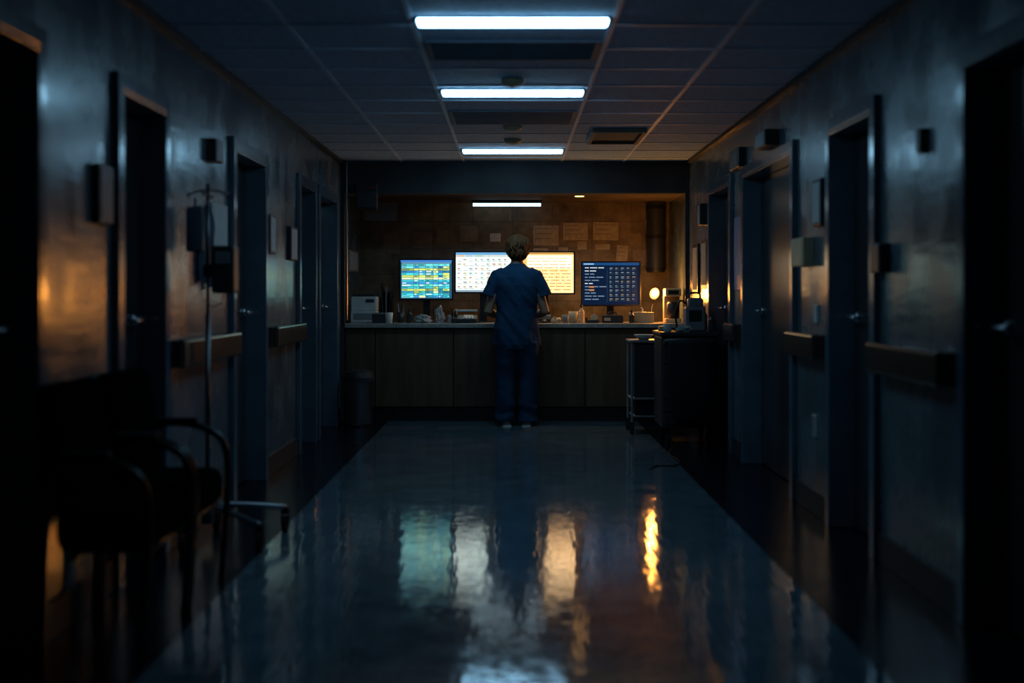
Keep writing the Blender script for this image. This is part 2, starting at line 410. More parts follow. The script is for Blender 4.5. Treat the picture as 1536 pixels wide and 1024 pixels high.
# screen 2 : white chart
c2=[(0,0,1,.06,(.08,.22,.38)),(0,.06,1,.12,(.36,.40,.38)),(.02,.075,.15,.10,(.5,.25,.10)),(.18,.075,.3,.10,(.15,.3,.45)),(.34,.075,.5,.10,(.15,.34,.22))]
for r in range(7):
    c2.append((.02,.145+r*.115,.98,.150+r*.115,(.30,.34,.32)))
    for c in range(9):
        x=.03+c*.105; z=.165+r*.115
        col=random.choice([(.36,.21,.08),(.13,.22,.33),(.34,.15,.12),(.18,.18,.18),(.34,.25,.10),(.12,.25,.17),(.22,.21,.19)])
        if R()<.8: c2.append((x,z,x+.03+.035*R(),z+.034,col))
        if R()<.8: c2.append((x,z+.05,x+.08,z+.066,(.23,.25,.23)))
c2+= [(0,.95,1,1,(.16,.21,.26)),(.60,.06,.608,.95,(.25,.29,.27))]
monitor(-.285,13.02,1.20,.57,.416,'black monitor showing a bright white records chart',(.54,.66,.60),c2,2.0)
# screen 3 : warm page
c3=[(0,0,1,.05,(.26,.13,.03)),(0,.05,.18,1,(.46,.24,.07)),(.20,.08,.97,.40,(1.0,.70,.38))]
for r in range(11):
    z=.13+r*.078
    x=.22
    while x<.9:
        l=.04+.12*R(); c3.append((x,z,min(.95,x+l),z+.022,(.22,.12,.045) if r>2 else (.34,.22,.11))); x+=l+.03
    c3.append((.03,z,.07+.08*R(),z+.018,(.18,.08,.02)))
for x in (.45,.70): c3.append((x,.42,x+.008,.97,(.26,.14,.05)))
for z in (.42,.60,.80): c3.append((.20,z,.97,z+.008,(.32,.17,.06)))
monitor(.315,13.02,1.19,.59,.426,'black monitor glowing with a warm cream page',(.82,.46,.19),c3,2.6)
# screen 4 : dark navy
c4=[(0,0,1,.06,(.008,.06,.18)),(.02,.018,.2,.045,(.3,.5,.7)),(.43,.11,.434,.95,(.03,.07,.12))]
for r in range(11):
    z=.11+r*.075
    x=.04
    for _ in range(2 if r%3 else 3):
        l=.05+.08*R(); c4.append((x,z,x+l,z+.022,(.60,.62,.66) if r in(0,1,5) else (.16,.23,.32))); x+=l+.02
    if r in(6,7): c4.append((.12,z,.20,z+.035,(.60,.20,.06)))
for r in range(8):
    for c in range(5):
        x=.47+c*.10; z=.11+r*.105
        c4.append((x,z,x+.08,z+.080,(.010,.022,.040))); c4.append((x+.008,z+.01,x+.03+.035*R(),z+.026,(.22,.28,.34) if R()<.75 else (.35,.22,.10)))
        if R()<.7: c4.append((x+.008,z+.045,x+.03+.03*R(),z+.060,(.12,.16,.21)))
monitor(.956,12.98,1.075,.585,.44,'black monitor with dark blue dashboard of small tiles',(.002,.010,.033),c4,1.2,rot=.03)

# ------------------------------------------------------------------ counter items
def single(name,bm,m,loc,label,cat,smooth=False,rotz=0,group=None):
    o=mk(name,bm,m,loc=loc,rotz=rotz,smooth=smooth,label=label,category=cat)
    if group: o['group']=group
    return o
t=thing('printer',(-1.43,12.95,CT),'grey office printer with paper tray beside the wall','printer')
bm=B(); box(bm,-.125,.125,-.16,.16,.0,.11,.008); box(bm,-.125,.125,-.14,.16,.108,.25,.012); mk('printer_body',bm,M_white,parent=t)
bm=B(); box(bm,-.10,.10,-.165,-.155,.03,.085,.003); box(bm,-.09,.09,-.163,-.14,.085,.09,.002); mk('paper_tray',bm,M_grey,parent=t)
bm=B(); box(bm,-.11,.11,-.10,.12,.252,.275,.006); mk('scanner_lid',bm,M_dark,parent=t)
bm=B(); box(bm,.02,.10,-.148,-.138,.195,.225,.003); mk('control_panel',bm,M_dark,parent=t)
t=thing('file_holder',(-1.235,13.1,CT),'dark upright file holder with folders leaning in it','file holder')
bm=B(); box(bm,-.06,.06,-.11,.11,0,.012,.003); box(bm,-.06,-.052,-.11,.11,.010,.24,.003); box(bm,.052,.06,-.11,.11,.010,.24,.003); box(bm,-.054,.054,.10,.11,.010,.3,.003)
mk('holder',bm,M_black,parent=t)
for i,xx in enumerate((-.03,.0,.03)):
    bm=B(); M=Matrix.Translation((xx,0,.013))@Matrix.Rotation(math.radians(-3+3*i),4,'Y'); box(bm,-.006,.006,-.09,.09,0,.30+.07*(i==0)+.03*(i==1),.002,M=M); mk('folder',bm,M_dark if i!=1 else M_grey,parent=t)
def cup(loc,m,r,h,label,name='cup',cat='cup'):
    t=thing(name,loc,label,cat)
    bm=B(); n=24
    prof=[(r*.75,0),(r*.8,.002),(r,h),(r*.92,h),(r*.72,.006)]
    R_=[[bm.verts.new((a*math.cos(2*math.pi*j/n),a*math.sin(2*math.pi*j/n),z)) for j in range(n)] for a,z in prof]
    for i in range(len(R_)-1):
        for j in range(n): bm.faces.new([R_[i][j],R_[i][(j+1)%n],R_[i+1][(j+1)%n],R_[i+1][j]])
    bm.faces.new(R_[0][::-1]); bm.faces.new(R_[-1])
    mk('cup_body',bm,m,parent=t,smooth=True)
    return t
def bottle(loc,m,r,h,label,capm=None):
    t=thing('bottle',loc,label,'bottle')
    bm=B(); loft_z(bm,[(0,0,0,r*.9,r*.9),(.006,0,0,r,r),(h*.62,0,0,r,r),(h*.78,0,0,r*.45,r*.45),(h*.85,0,0,r*.4,r*.4)],20); mk('bottle_body',bm,m,parent=t,smooth=False)
    bm=B(); loft_z(bm,[(h*.85,0,0,r*.48,r*.48),(h,0,0,r*.45,r*.45)],16); mk('cap',bm,capm or M_dark,parent=t)
cup((-1.17,12.62,CT),M_white,.038,.10,'small white paper cup on the counter')
t=cup((.575,12.66,CT),M_cream,.046,.11,'cream mug lit by warm lamp on counter','mug','mug')
bm=B(); tube(bm,smooth_path([(.040,0,.085),(.08,0,.085),(.08,0,.03),(.037,0,.022)],2),.006,8); mk('mug_handle',bm,M_cream,parent=t,smooth=True)
cup((.50,12.60,CT),M_grey,.032,.08,'small grey medicine cup near the keyboard')
bottle((.66,12.80,CT),M_cream,.03,.17,'pale sanitiser bottle beside the mug')
bottle((-.985,12.72,CT),M_dark,.028,.13,'dark medicine bottle beside the teal monitor')
bottle((-.60,12.58,CT),M_grey,.022,.10,'small grey bottle beside the telephone')
bottle((1.13,12.66,CT),M_dark,.026,.12,'dark bottle in front of the tissue box')
t=cup((-1.08,12.85,CT),M_dark,.04,.10,'dark pen pot with several pens','pen_pot','pen pot')
for a in range(5):
    bm=B(); an=a*1.25; tube(bm,[(.01*math.cos(an),.01*math.sin(an),.01),(.035*math.cos(an),.035*math.sin(an),.16+.01*a)],.004,8); mk('pen',bm,[M_grey,M_black,M_white,M_bluepaper,M_dark][a],parent=t)
def crumple(loc,s,m,label,name='crumpled_cloth',cat='cloth',seed=0):
    bm=B(); bmesh.ops.create_icosphere(bm,subdivisions=4,radius=1)
    for v in bm.verts:
        n=noise.noise(v.co*1.7+Vector((seed,3,1))); n2=noise.noise(v.co*4+Vector((seed,9,1)))
        v.co=v.co*(1+.45*n+.2*n2); v.co=Vector((v.co.x*s[0],v.co.y*s[1],max(0,(v.co.z+.6)*s[2]*.6)))
    return single(name,bm,m,loc,label,cat,smooth=False)
crumple((-.85,12.60,CT),(.08,.05,.08),M_tissue,'pale crumpled paper wrapping lying on the counter','crumpled_paper','paper',1)
crumple((-.70,12.76,CT),(.045,.045,.15),M_tissue,'grey crumpled cloth beside the letter tray','crumpled_cloth','cloth',5)
crumple((.41,12.58,CT),(.045,.04,.06),M_cream,'small cream tissue crumpled on the counter','crumpled_tissue','tissue',8)
t=thing('desk_telephone',(-.45,12.60,CT),'dark desk telephone with handset and pale keypad','telephone')
bm=B(); M=Matrix.Translation((0,0,.019))@Matrix.Rotation(math.radians(12),4,'X'); box(bm,-.115,.115,-.08,.09,.0,.04,.008,M=M); box(bm,-.10,.10,-.03,.09,.0,.05,.006); mk('phone_body',bm,M_dark,parent=t)
bm=B(); tube(bm,smooth_path([(-.085,-.07,.065),(-.085,-.055,.10),(-.085,0,.12),(-.085,.055,.115),(-.085,.08,.09)],1),.017,12); mk('handset',bm,M_black,parent=t,smooth=True)
bm=B(); box(bm,-.015,.078,-.06,.07,.037,.043,.002,M=M)
for i in range(4):
    for j in range(3):
        box(bm,-.01+j*.03,.012+j*.03,-.055+i*.032,-.035+i*.032,.04,.048,.002,M=M)
mk('keypad',bm,M_white,parent=t)
t=thing('letter_tray',(-.45,12.82,CT),'two tier dark letter tray holding white papers','letter tray')
for z in (0,.09):
    bm=B(); box(bm,-.13,.13,-.08,.08,z+.01,z+.016,.002); box(bm,-.13,-.125,-.08,.08,z+.014,z+.045,.001); box(bm,.125,.13,-.08,.08,z+.014,z+.045,.001); mk('tray',bm,M_black,parent=t)
    bm=B(); box(bm,-.11,.11,-.075,.07,z+.018,z+.034,.001); mk('paper_stack',bm,M_paper,parent=t)
for sx in (-.128,.128):
    for sy in (-.07,.07):
        bm=B(); tube(bm,[(sx,sy,0),(sx,sy,.14)],.004,8); mk('tray_post',bm,M_black,parent=t)
t=thing('binder_stack',(.22,12.84,CT),'low stack of dark binders and papers below the screens','binder stack')
for i,(w_,h_,m_) in enumerate(((.15,.035,M_dark),(.145,.03,M_grey),(.14,.012,M_paper),(.13,.03,M_black))):
    z=sum([.035,.03,.012,.03][:i]); bm=B(); box(bm,-w_,w_,-.09,.09,z+.0005,z+h_,.003,M=Matrix.Rotation(.05*(i-1),4,'Z')); mk('binder' if m_ is not M_paper else 'paper_sheets',bm,m_,parent=t)
t=thing('tape_dispenser',(.76,12.66,CT),'small dark tape dispenser on the counter','tape dispenser')
bm=B(); box(bm,-.07,.06,-.025,.025,0,.03,.006); box(bm,-.07,-.05,-.02,.02,.028,.055,.004); mk('dispenser_body',bm,M_dark,parent=t)
bm=B(); tube(bm,[(.015,-.012,.052),(.015,.012,.052)],.034,20); mk('tape_roll',bm,M_cream,parent=t)
t=thing('storage_box',(-1.27,12.66,CT),'small grey carton standing before the printer','box')
bm=B(); box(bm,-.06,.06,-.05,.05,0,.085,.003); mk('carton',bm,M_dark,parent=t)
bm=B(); box(bm,-.062,.062,-.052,.052,.084,.096,.002); mk('lid',bm,M_grey,parent=t)
def keyboard(x,label):
    t=thing('keyboard',(x,12.62,CT),label,'keyboard')
    bm=B(); box(bm,-.2,.2,-.06,.07,0,.016,.005); mk('keyboard_body',bm,M_black,parent=t)
    bm=B(); box(bm,-.192,.192,-.054,.064,.014,.017,.001)
    for i in range(5):
        for j in range(15): box(bm,-.188+j*.0252,-.168+j*.0252,-.05+i*.023,-.031+i*.023,.015,.022,.0015,1)
    mk('keys',bm,M_dark,parent=t)
keyboard(.06,'black keyboard on the counter under the nurse hands')
t=thing('small_equipment_case',(.95,12.72,CT),'low dark equipment case in front of the navy monitor','equipment case')
bm=B(); box(bm,-.10,.10,-.06,.06,0,.075,.008); mk('case_body',bm,M_dark,parent=t)
bm=B(); tube(bm,smooth_path([(-.04,0,.073),(-.04,0,.10),(.04,0,.10),(.04,0,.073)],1),.006,8); mk('case_handle',bm,M_black,parent=t)
bm=B(); box(bm,-.08,-.02,-.063,-.058,.02,.05,.002); mk('case_label_plate',bm,M_cream,parent=t)
bm=B(); ell(bm,(0,0,.0),(.032,.055,.036))
for v in bm.verts: v.co.z=max(0,v.co.z)
single('computer_mouse',bm,M_black,(.30,12.62,CT),'black computer mouse on the counter','mouse',True)
t=thing('tissue_box',(1.235,12.78,CT),'cream cardboard tissue box glowing in lamp light','tissue box')
bm=B(); box(bm,-.115,.115,-.06,.06,0,.10,.004); mk('box_body',bm,M_cream,parent=t)
bm=B(); ell(bm,(0,0,.102),(.05,.02,.004)); tube(bm,[(0,0,.10),(.01,0,.125),(-.005,.005,.15)],[(.03,.008),(.022,.006),(.03,.002)],10); mk('tissue',bm,M_white,parent=t,smooth=True)
t=thing('desk_lamp',(1.36,13.05,CT),'small desk lamp with glowing warm orange bulb','desk lamp')
bm=B(); loft_z(bm,[(0,0,0,.07,.07),(.012,0,0,.07,.07),(.022,0,0,.03,.03)],24); mk('base',bm,M_blackm,parent=t,smooth=False)
bm=B(); tube(bm,smooth_path([(0,0,.02),(0,.03,.12),(.02,.05,.19),(.03,.02,.22)],2),.007,10); mk('stem',bm,M_blackm,parent=t,smooth=True)
bm=B(); tube(bm,[(.03,.02,.21),(.028,.005,.222),(.026,-.012,.238)],[.016,.022,.024],16); mk('lamp_socket',bm,M_blackm,parent=t,smooth=True)
bm=B(); ell(bm,(.025,-.03,.28),(.046,.042,.056),R=Matrix.Rotation(.35,4,'Y')); mk('bulb',bm,M_bulb,parent=t,smooth=True,label='glowing orange bulb')
t=thing('coffee_machine',(1.53,12.8,CT),'beige coffee machine at the end of the counter','coffee machine')
bm=B(); box(bm,-.075,.075,-.12,.12,0,.04,.008); box(bm,-.075,.075,.02,.12,.035,.26,.008); box(bm,-.075,.075,-.12,.12,.25,.33,.015); mk('machine_body',bm,M_cream,parent=t)
bm=B(); loft_z(bm,[(.045,0,-.05,.045,.045),(.10,0,-.05,.06,.06),(.18,0,-.05,.055,.055),(.20,0,-.05,.045,.045)],20); mk('jug',bm,M_dark,parent=t,smooth=True)
bm=B(); box(bm,-.05,.05,-.124,-.116,.27,.31,.003); mk('control_panel',bm,M_black,parent=t)
# ------------------------------------------------------------------ notices
def notice(name,x0,x1,z0,z1,y,m,label,cat='notice',lines=0,lm=None,rot=0,group='papers pinned to the back wall'):
    w=(x1-x0); h=z1-z0
    t=thing(name,((x0+x1)/2,y,(z0+z1)/2),label,cat,group=group)
    M=Matrix.Rotation(rot,4,'Y')
    bm=B(); box(bm,-w/2,w/2,-.004,.001,-h/2,h/2,M=M); mk('sheet',bm,m,parent=t)
    if lines:
        bm=B(); box(bm,-w*.42,-w*.40,-.0052,-.0042,-h*.4,h*.4,M=M)
        for i in range(lines):
            zz=h/2-h*.15-i*h*.75/lines; box(bm,-w*.41,w*(.1+.3*R()),-.0055,-.0045,zz-h*.03,zz+h*.02,M=M)
        mk('printed_lines',bm,lm or M_paperm,parent=t)
S=2000/14.08
def nx(px): return (px-769)/S
def nz(py): return 1.2-(py-440)/S
for (a,b,c,d,m,rt) in [(546,596,294,331,M_bluep2,.03),(800,838,338,368,M_paperd,0),(845,882,334,360,M_paperd,0),(890,928,333,360,M_paperd,.02),(735,751,350,362,M_paper,0),(838,852,371,381,M_paperd,0),
    (866,880,362,374,M_paperd,-.05),(925,942,368,392,M_paperd,.08),(944,962,350,368,M_paperm,0),(620,648,348,372,M_paperm,0),(655,672,345,366,M_paperm,.04),(893,915,366,374,M_paperd,0),
    (690,716,338,362,M_paperm,-.02),(800,822,372,392,M_paperd,.03),(950,975,375,398,M_paperm,-.04),(1003,1016,408,430,M_paperd,0),(575,600,350,380,M_paperm,.03),(968,982,330,350,M_paperd,.0)]:
    notice('pinned_notice',nx(a),nx(b),nz(d),nz(c),BY,m,{'aged_paper':'faded cream paper notice pinned to the brown wall','brown_paper':'dull brown paper notice pinned to the wall','pale_blue_paper':'pale blue paper chart pinned high on the wall','paper':'small white note pinned to the wall'}[m.name],lines=3,rot=rt)
t=thing('ventilation_duct',(1.50,13.96,1.42),'dark vertical pipe with collars on the back wall','duct')
bm=B(); tube(bm,[(0,0,0),(0,0,NH-1.42+.018)],.095,24); mk('pipe',bm,M_dark,parent=t,smooth=False)
for z in (.02,.35,.66):
    bm=B(); tube(bm,[(0,0,z),(0,0,z+.03)],.105,24); mk('collar',bm,M_blackm,parent=t)
t=thing('wall_speaker',(-1.36,CY,2.0),'dark box speaker hung from the soffit','speaker')
bm=B(); box(bm,-.10,.10,-.10,-.002,-.02,.23,.008); mk('speaker_body',bm,M_black,parent=t)
bm=B(); box(bm,-.08,.08,-.108,-.102,0,.15,.003); mk('grille',bm,M_dark,parent=t)
bm=B(); box(bm,.02,.08,-.106,-.101,.17,.20,.002); mk('indicator',bm,M_red,parent=t)

def wbox(name,side,y0,y1,z0,z1,d,m,label,cat,inset=None):
    xw=XL if side<0 else XR; s=-side
    t=thing(name,(xw,(y0+y1)/2,(z0+z1)/2),label,cat)
    h=(z1-z0)/2; w=(y1-y0)/2; a,b=sorted((-s*.001,s*d)); bm=B(); box(bm,a,b,-w,w,-h,h,min(.006,d*.3)); mk('frame' if inset else 'casing',bm,m,parent=t)
    if inset:
        a,b=sorted((s*(d-.001),s*(d+.002))); bm=B(); box(bm,a,b,-w*.8,w*.8,-h*.85,h*.85); mk('face',bm,inset,parent=t)
    return t
wbox('room_sign',-1,5.10,5.28,1.47,1.70,.03,M_black,'dark framed room sign beside a door','sign',M_dark)
wbox('call_light',-1,7.02,7.20,1.90,2.02,.05,M_dark,'small dark wall call light','call light',M_black)
wbox('wall_poster',-1,7.12,7.50,1.42,1.69,.006,M_paper,'pale printed notice on the corridor wall','poster',M_paper)
wbox('room_sign',-1,8.70,8.90,1.46,1.72,.03,M_dark,'dark framed room sign with pale face beside a door','sign',M_paper)
wbox('room_sign',-1,9.52,9.80,1.44,1.68,.03,M_dark,'dark framed room sign near the far doors','sign',M_paper)
wbox('wall_paper_sheet',-1,13.1,13.9,1.42,1.63,.004,M_paperd,'pale paper sheet on the nook side wall','notice',M_paper)
wbox('room_sign',1,7.02,7.22,1.56,1.81,.03,M_dark,'dark framed room sign with pale face beside a door','sign',M_paper)
wbox('glove_dispenser',1,7.30,7.62,1.35,1.51,.06,M_cream,'cream glove box dispenser catching warm glare','dispenser',M_cream)
wbox('thermostat',1,5.82,5.97,1.29,1.42,.05,M_dark,'small dark thermostat box on the wall','thermostat',M_black)
wbox('call_light',1,5.30,5.36,1.76,1.86,.03,M_black,'tiny dark wall fixture high on the wall','call light',M_dark)
wbox('door_bell_lamp',1,8.25,8.6,2.12,2.22,.09,M_dark,'dark signal lamp box mounted above a door','signal lamp',M_grey)
wbox('light_switch',1,7.18,7.25,1.04,1.14,.012,M_white,'white wall switch plate','switch',M_paper)
wbox('wall_socket',1,7.22,7.30,.42,.54,.012,M_white,'white wall socket plate near the floor','socket',M_grey)
p=wbox('wall_poster',1,9.56,9.88,1.22,1.76,.01,M_bluepaper,'blue poster with white marks beside the door','poster',M_bluepaper)
for yy in (-.07,.0,.05):
    bm=B(); M=Matrix.Translation((-.0125,yy,-.10))@Matrix.Rotation(.15 if yy<0 else -.12,4,'X'); box(bm,-.0005,.0005,-.012,.012,-.06,.06,M=M)
    mk('poster_mark',bm,M_paper,parent=p)
wbox('framed_notice',1,11.22,11.55,1.24,1.66,.02,M_black,'dark framed notice on the warm lit wall','notice',M_paperd)
wbox('framed_notice',1,11.75,12.1,1.20,1.64,.02,M_black,'dark framed notice on the warm lit wall','notice',M_paperd)
wbox('emergency_lamp',1,9.45,9.85,2.10,2.24,.05,M_black,'dark slim box mounted high on the wall','wall box',M_dark)
wbox('hand_sanitiser_dispenser',1,11.25,11.40,1.78,1.96,.07,M_dark,'dark dispenser box high on the warm wall','dispenser',M_grey)

# ------------------------------------------------------------------ waste bin
t=thing('waste_bin',(-1.40,12.1,0),'round stainless pedal bin with dark lid against counter','waste bin')
bm=B(); loft_z(bm,[(0.0,0,0,.125,.125),(.02,0,0,.13,.13),(.40,0,0,.135,.135)],32); mk('bin_body',bm,M_steel,parent=t,smooth=False)
bm=B(); loft_z(bm,[(.40,0,0,.145,.145),(.44,0,0,.145,.145),(.49,0,0,.13,.13),(.51,0,0,.07,.07)],32); mk('lid',bm,M_dark,parent=t,smooth=False)
bm=B(); box(bm,-.03,.03,-.17,-.12,.01,.025,.004); mk('pedal',bm,M_black,parent=t)

# ------------------------------------------------------------------ cart
CYY=10.80; CXX=1.395
t=thing('medication_cart',(CXX,CYY,0),'dark wheeled medication cart with drawers and push handle','cart')
bm=B(); box(bm,-.22,.22,-.28,.28,.14,.86,.015); mk('cart_body',bm,M_dark,parent=t)
bm=B(); box(bm,-.235,.235,-.31,.31,.86,.895,.01); mk('cart_top',bm,M_dark,parent=t)
zz=.17
for h in (.10,.10,.12,.16,.16):
    bm=B(); box(bm,-.205,.205,-.30,-.278,zz,zz+h-.012,.005); d=mk('drawer',bm,M_dark,parent=t)
    bm=B(); box(bm,-.07,.07,-.316,-.30,zz+h*.5,zz+h*.5+.018,.004); mk('drawer_handle',bm,M_blackm,parent=d); zz+=h
bm=B(); tube(bm,smooth_path([(-.20,-.28,.8),(-.20,-.37,.84),(.20,-.37,.84),(.20,-.28,.8)],2),.012,10); mk('push_handle',bm,M_dsteel,parent=t,smooth=True)
bm=B(); tube(bm,[(0,-.385,.835),(0,-.40,.80),(.0,-.405,.62),(.0,-.41,.40),(.01,-.40,.26),(.01,-.395,.20)],[(.17,.012),(.175,.022),(.185,.05),(.19,.06),(.165,.05),(.12,.02)],24,ref=(0,-1,0))
for v in bm.verts: v.co.y+=.018*noise.noise(v.co*9); v.co.x+=.012*noise.noise(v.co*7+Vector((5,0,0)))
mk('linen_bag',bm,M_rubber,parent=t,smooth=True,label='dark cloth bag hung on the push handle')
def caster(parent,x,y,r=.05):
    bm=B(); tube(bm,[(x-.014,y,r),(x+.014,y,r)],r,20); tube(bm,[(x-.021,y,r),(x+.021,y,r)],r*.2,10); box(bm,x-.02,x-.016,y-.015,y+.02,r*.8,r*2.3,.001); box(bm,x+.016,x+.02,y-.015,y+.02,r*.8,r*2.3,.001); box(bm,x-.02,x+.02,y-.015,y+.02,r*2.2,r*2.9,.002)
    mk('caster',bm,M_rubber,parent=parent)
for x in (-.16,.16):
    for y in (-.22,.22): caster(t,x,y)
t=thing('suction_pump',(1.46,CYY-.05,.896),'pale bedside suction device with tubing on the cart','medical device')
bm=B(); box(bm,-.075,.085,-.09,.09,0,.20,.02,3); box(bm,-.05,.07,-.07,.07,.19,.27,.02,3); mk('device_body',bm,M_grey,parent=t)
bm=B(); box(bm,-.05,.05,-.096,-.089,.08,.17,.003); mk('display_panel',bm,M_black,parent=t)
bm=B(); tube(bm,smooth_path([(-.06,-.02,.22),(-.12,-.05,.26),(-.16,-.06,.15),(-.14,-.06,.02),(-.17,-.06,.012)],2),.008,8); mk('tubing',bm,M_black,parent=t,smooth=True)
bm=B(); tube(bm,smooth_path([(-.04,0,.26),(-.04,0,.31),(.05,0,.31),(.05,0,.26)],1),.008,8); mk('carry_handle',bm,M_dark,parent=t,smooth=True)
cup((1.23,CYY-.21,.896),M_white,.035,.06,'white plastic cup on top of the cart')
bm=B(); box(bm,-.05,.05,-.06,.06,0,.035,.006); single('supply_pack',bm,M_cream,(1.25,CYY+.17,.896),'cream packet of supplies on the cart','packet')
bottle((1.58,CYY-.22,.896),M_dark,.03,.15,'dark bottle on the cart beside the device')
bottle((1.565,CYY+.15,.896),M_grey,.035,.20,'tall grey bottle behind the device on the cart')
crumple((1.36,CYY-.24,.896),(.06,.05,.05),M_tissue,'grey folded towel on the cart top','folded_towel','towel',12)
# trolley
t=thing('instrument_trolley',(1.17,11.6,0),'small dark trolley with two shelves and storage bins','trolley')
bm=B()
for x in (-.15,.15):
    for y in (-.2,.2): tube(bm,[(x,y,.09),(x,y,.79)],.010,10)
    tube(bm,[(x,-.2,.30),(x,.2,.30)],.008,8)
for z in (.30,): tube(bm,[(-.15,-.2,z),(.15,-.2,z)],.008,8)
mk('trolley_frame',bm,M_grey,parent=t)
bm=B(); box(bm,-.17,.17,-.22,.22,.78,.80,.005); mk('tray_top',bm,M_grey,parent=t)
bm=B(); box(bm,-.14,.14,-.19,.19,.14,.155,.004); mk('shelf',bm,M_grey,parent=t)
bm=B(); box(bm,-.12,.12,-.17,.17,.154,.28,.01); mk('storage_bin',bm,M_matt,parent=t)
bm=B(); box(bm,-.135,.135,-.18,.18,.295,.31,.003); mk('shelf',bm,M_grey,parent=t)
bm=B(); box(bm,-.13,.13,-.18,.18,.31,.49,.01); mk('storage_bin',bm,M_dark,parent=t)
bm=B(); box(bm,-.13,.13,-.18,.18,.49,.765,.01); mk('storage_bin',bm,M_dark,parent=t)
for x in (-.15,.15):
    for y in (-.2,.2): caster(t,x,y,.035)
bm=B(); n=24; prof=[(.04,0),(.07,.03),(.085,.045),(.08,.045),(.05,.012)]
R_=[[bm.verts.new((a*math.cos(2*math.pi*j/n),a*math.sin(2*math.pi*j/n),z)) for j in range(n)] for a,z in prof]
for i in range(4):
    for j in range(n): bm.faces.new([R_[i][j],R_[i][(j+1)%n],R_[i+1][(j+1)%n],R_[i+1][j]])
bm.faces.new(R_[0][::-1]); bm.faces.new(R_[-1])
single('kidney_dish',bm,M_white,(1.13,11.5,.801),'pale shallow dish on the trolley top','dish',True)
bm=B(); tube(bm,smooth_path([(.93,9.05,.006),(1.0,9.3,.006),(1.12,9.2,.006),(1.2,9.5,.006),(1.15,9.9,.006),(1.22,10.25,.006)],3),.005,6)
single('floor_cable',bm,M_rubber,(0,0,0),'thin black cable lying on the floor by the cart','cable',True)

# ------------------------------------------------------------------ drip stand
t=thing('drip_stand',(-1.475,6.45,0),'chrome drip stand on wheeled base beside the chairs','drip stand')
bm=B(); tube(bm,[(0,0,.12),(0,0,1.1)],.013,12); tube(bm,[(0,0,1.09),(0,0,1.73)],.009,12); mk('pole',bm,M_dsteel,parent=t,smooth=True)
bm=B(); tube(bm,[(0,0,.09),(0,0,.20)],.03,16)
legs=[(.33,.26),(.30,-.26),(-.03,.34),(-.04,-.32)]
for (x,y) in legs: tube(bm,smooth_path([(0,0,.18),(x*.4,y*.4,.165),(x,y,.125)],2),.014,10)
mk('base_frame',bm,M_steel,parent=t,smooth=True)
for (x,y) in legs: caster(t,x,y,.042)
bm=B(); tube(bm,smooth_path([(-.10,0,1.69),(-.095,0,1.66),(-.08,0,1.69),(0,0,1.70),(.08,0,1.69),(.095,0,1.66),(.10,0,1.69)],1),.005,8); tube(bm,smooth_path([(0,-.11,1.68),(0,-.09,1.66),(0,0,1.70),(0,.09,1.66),(0,.11,1.68)],1),.005,8); mk('hook',bm,M_dsteel,parent=t,smooth=True)
bm=B(); box(bm,.03,.14,-.07,.05,1.20,1.43,.014,3); box(bm,-.02,.035,-.02,.02,1.28,1.34,.006); mk('infusion_pump',bm,M_dark,parent=t)
bm=B(); box(bm,.05,.12,-.075,-.069,1.34,1.40,.003); mk('pump_display',bm,M_grey,parent=t)
bm=B(); tube(bm,smooth_path([(-.06,0,1.36),(-.05,-.02,1.25),(.0,-.03,1.14),(.07,-.04,1.14),(.085,-.03,1.205)],3),.0025,6); mk('drip_line',bm,M_dark,parent=t,smooth=True)
bm=B(); box(bm,-.105,-.02,-.015,.015,1.40,1.62,.013,4); tube(bm,[(-.062,0,1.61),(-.062,0,1.665)],.006,8); tube(bm,[(-.062,0,1.41),(-.062,0,1.36)],.008,8)
mk('drip_bag',bm,M_fluid,parent=t,smooth=True,label='translucent bluish fluid bag')
bm=B()
nu,nv=28,20; G=[]
for i in range(nv+1):
    row=[]
    zz=.20-.40*i/nv; wd=.06+.10*min(1,i/6)
    for j in range(nu+1):
        u=-1+2*j/nu
        row.append(bm.verts.new((.012+.012*math.sin(u*9+i*.12)*(i/nv)**.5+.004*math.sin(u*23),u*wd*(1+.12*math.sin(i*.5)),zz-.03*abs(u)*(i==nv)-.02*math.sin(u*5)*(i/nv))))
    G.append(row)
for i in range(nv):
    for j in range(nu): bm.faces.new([G[i][j],G[i][j+1],G[i+1][j+1],G[i+1][j]])
bmesh.ops.solidify(bm,geom=bm.faces[:],thickness=.008)
single('hanging_cloth',bm,M_cloth,(XL+.012,6.93,1.46),'bluish cloth garment hanging on the wall','cloth',True)

# ------------------------------------------------------------------ chairs
t=thing('waiting_chair',(-1.355,5.32,0),'dark vinyl waiting chair with black tube arms by wall','chair',group='waiting chairs along the wall')
bm=B(); box(bm,-.17,.15,-.262,.262,.33,.48,.05,4); mk('seat',bm,M_vinyl,parent=t,smooth=True)
bm=B(); M=Matrix.Translation((-.15,0,.50))@Matrix.Rotation(math.radians(-6),4,'Y'); box(bm,-.045,.045,-.262,.262,-.04,.46,.044,5,M=M)
for v in bm.verts:
    k=(v.co.z-.5)/.5; v.co.x -= .025*math.cos(v.co.y/.26*1.4)*max(0,k)*1.0
    if k>.72: v.co.z -= .09*(v.co.y/.26)**2
mk('backrest',bm,M_vinyl,parent=t,smooth=True)
for y in (-.29,.29):
    bm=B(); tube(bm,smooth_path([(-.20,y,0.0),(-.19,y,.40),(-.17,y,.65),(-.06,y,.66),(.06,y,.64),(.15,y,.58),(.16,y,.40),(.13,y,0)],3),.015,12); mk('arm_frame',bm,M_blackm,parent=t,smooth=True)
    bm=B(); box(bm,-.14,.03,y-.024,y+.024,.656,.678,.008,3); mk('armrest',bm,M_matt,parent=t)
